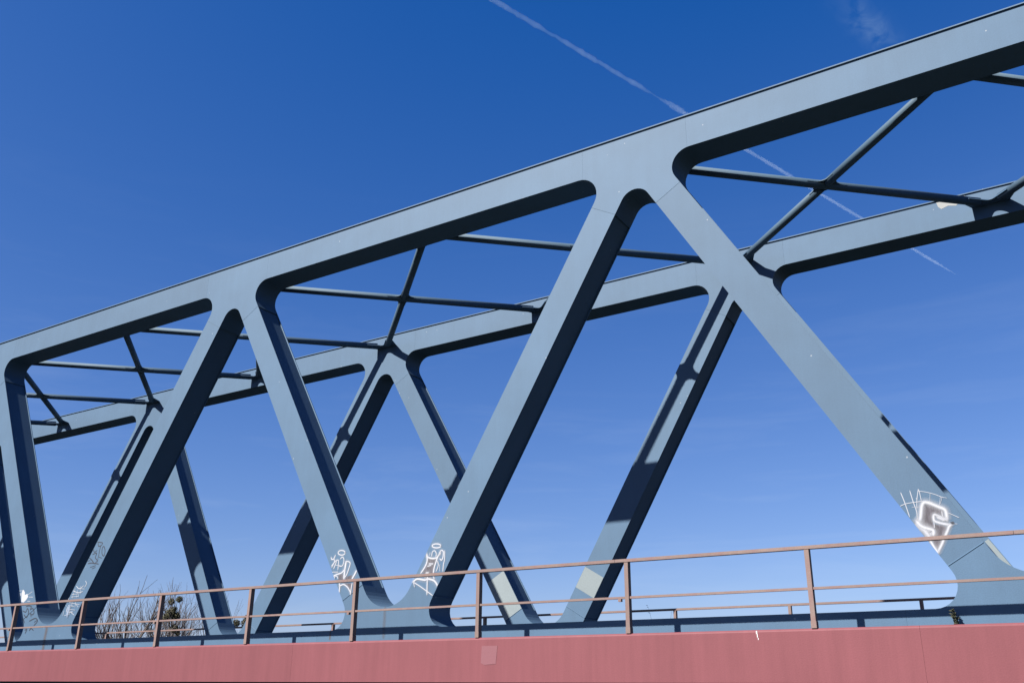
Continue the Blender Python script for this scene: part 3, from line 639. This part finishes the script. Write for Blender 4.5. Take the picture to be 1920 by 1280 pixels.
tree(*ground_pt(-1.135, 108), 11.8, 'small bare tree with mistletoe seen between two far diagonals', 31, .7, balls=[(-1.142, 8.67, .42), (-1.133, 8.68, .42), (-1.128, 9.35, .40)], depth=5)
tree(*ground_pt(-1.44, 175), 18.0, 'distant pale bare tree behind the forked tree', 41, .7, depth=5)
tree(*ground_pt(-1.335, 185), 20, 'distant bare tree behind the broad twiggy tree', 43, .7, depth=5)
tree(*ground_pt(-1.24, 180), 18.5, 'distant bare tree to the right of the mistletoe tree', 44, .7, depth=5)
# weeds rooted in the walkway joints
def weed(x, y, z, H, label, seed, n=4, heads=True, grp='weeds growing on the bridge walkways'):
    rnd = random.Random(seed); mb = MB(); p0 = Vector((0, 0, 0))
    for i in range(n):
        p = Vector((rnd.uniform(-.03, .03), rnd.uniform(-.02, .02), 0)); d = Vector((rnd.uniform(-.25, .25), rnd.uniform(-.2, .2), 1)).normalized(); pts = [p]; h = H*rnd.uniform(.6, 1)
        for k in range(5): d = (d+Vector((rnd.uniform(-.1, .1), rnd.uniform(-.1, .1), 0))).normalized(); p = p+d*h/5; pts.append(p)
        mb.tube(pts, [.004, .0035, .003, .003, .0025, .002], 4)
        for k in range(10 if heads else 22):
            t = rnd.uniform(.15, 1); q = pts[0].lerp(pts[-1], t); a = Vector((rnd.gauss(0, 1), rnd.gauss(0, 1), rnd.uniform(0, 1.2))).normalized()*rnd.uniform(.02, .055); e = a.orthogonal().normalized()*.009
            b = len(mb.v); mb.v += [tuple(q), tuple(q+a*.5+e), tuple(q+a), tuple(q+a*.5-e)]; mb.f.append([b, b+1, b+2, b+3])
    tag = dict(label=label, category='weed', group=grp)
    obj('weed', mesh('weed', mb.v, mb.f), DRY, loc=(x, y, z), **tag)
zw = ZC+zg1*S-.025
weed(-1.36*S, 9.93*S, zw, .27, 'leafy dark weed in front of the blue bottom chord near the right end', 3, 6, False)
weed(-6.72*S, (YRF-.25)*S, zw, 1.15, 'tall thin weed standing beside the far railing post', 5, 2)
weed(-7.02*S, (YRF-.25)*S, zw, .98, 'short weed with one dark seed head left of the tall far weed', 8, 1)
weed(-7.45*S, (YRF-.25)*S, zw, .98, 'short seed head weed near the foot of a far diagonal', 9, 1)
# ---------------------------------------------------------------- vapour trail and wisp of cloud high in the sky
def mat_vapour(name, dens, scale=.004, thresh=.45, col=(.76, .93, 1)):
    m = bpy.data.materials.new(name); m.use_nodes = True; t = m.node_tree; t.nodes.clear(); l = t.links.new
    o = N(t, 'ShaderNodeOutputMaterial'); vsx = N(t, 'ShaderNodeVolumeScatter'); vsx.inputs['Color'].default_value = (*col, 1); vsx.inputs['Density'].default_value = dens; vsx.inputs['Anisotropy'].default_value = 0
    l(vsx.outputs[0], o.inputs['Volume']); return m
ALT = 8000.0
def sky_pt(d): k = (ALT-ZC)/d[2]; return Vector((d[0]*k, d[1]*k, ALT))
path = [sky_pt(d) for d in [(-.5200, .6000, .7400), (-.4558, .6582, .7054), (-.3807, .7301, .6549), (-.3052, .8071, .5935), (-.2547, .8582, .5535), (-.1608, .9496, .4870), (-.0826, 1.0277, .4273)]]
path[0] = path[1] + (path[1]-path[3])*.45
rnd = random.Random(4)
def trail(i0, i1, dens, label, r0, r1, bump, taper):
    P = []; n = 90; A_, B_ = path[i0], path[i1]
    for i in range(n+1): P.append(A_.lerp(B_, i/n))
    P = [p + Vector((rnd.uniform(-1, 1), rnd.uniform(-1, 1), rnd.uniform(-1, 1)))*bump*.35 for p in P]
    q = [rnd.uniform(-1, 1) for _ in range(n+12)]; q = [sum(q[i:i+6])/2.4 + .25*q[i+6] for i in range(n+1)]
    rr = [(r0+(r1-r0)*i/n)*(1+q[i]*bump/40) * (min(1, (n-i)/(n*.12))*.95+.05 if taper else 1) for i in range(n+1)]
    c = P[0].copy(); mb = MB(); mb.tube([p-c for p in P], rr, 12)
    m = mat_vapour('vapour', dens); obj('vapour_trail', mesh('vapour_trail', mb.v, mb.f, True), m, loc=c, label=label, category='vapour trail')
trail(0, 3, .00085, 'older ragged part of the white vapour trail above the near top chord', 28, 30, 15, False)
trail(3, 6, .0014, 'fresh straight part of the white vapour trail seen through the bracing', 33, 26, 5, True)
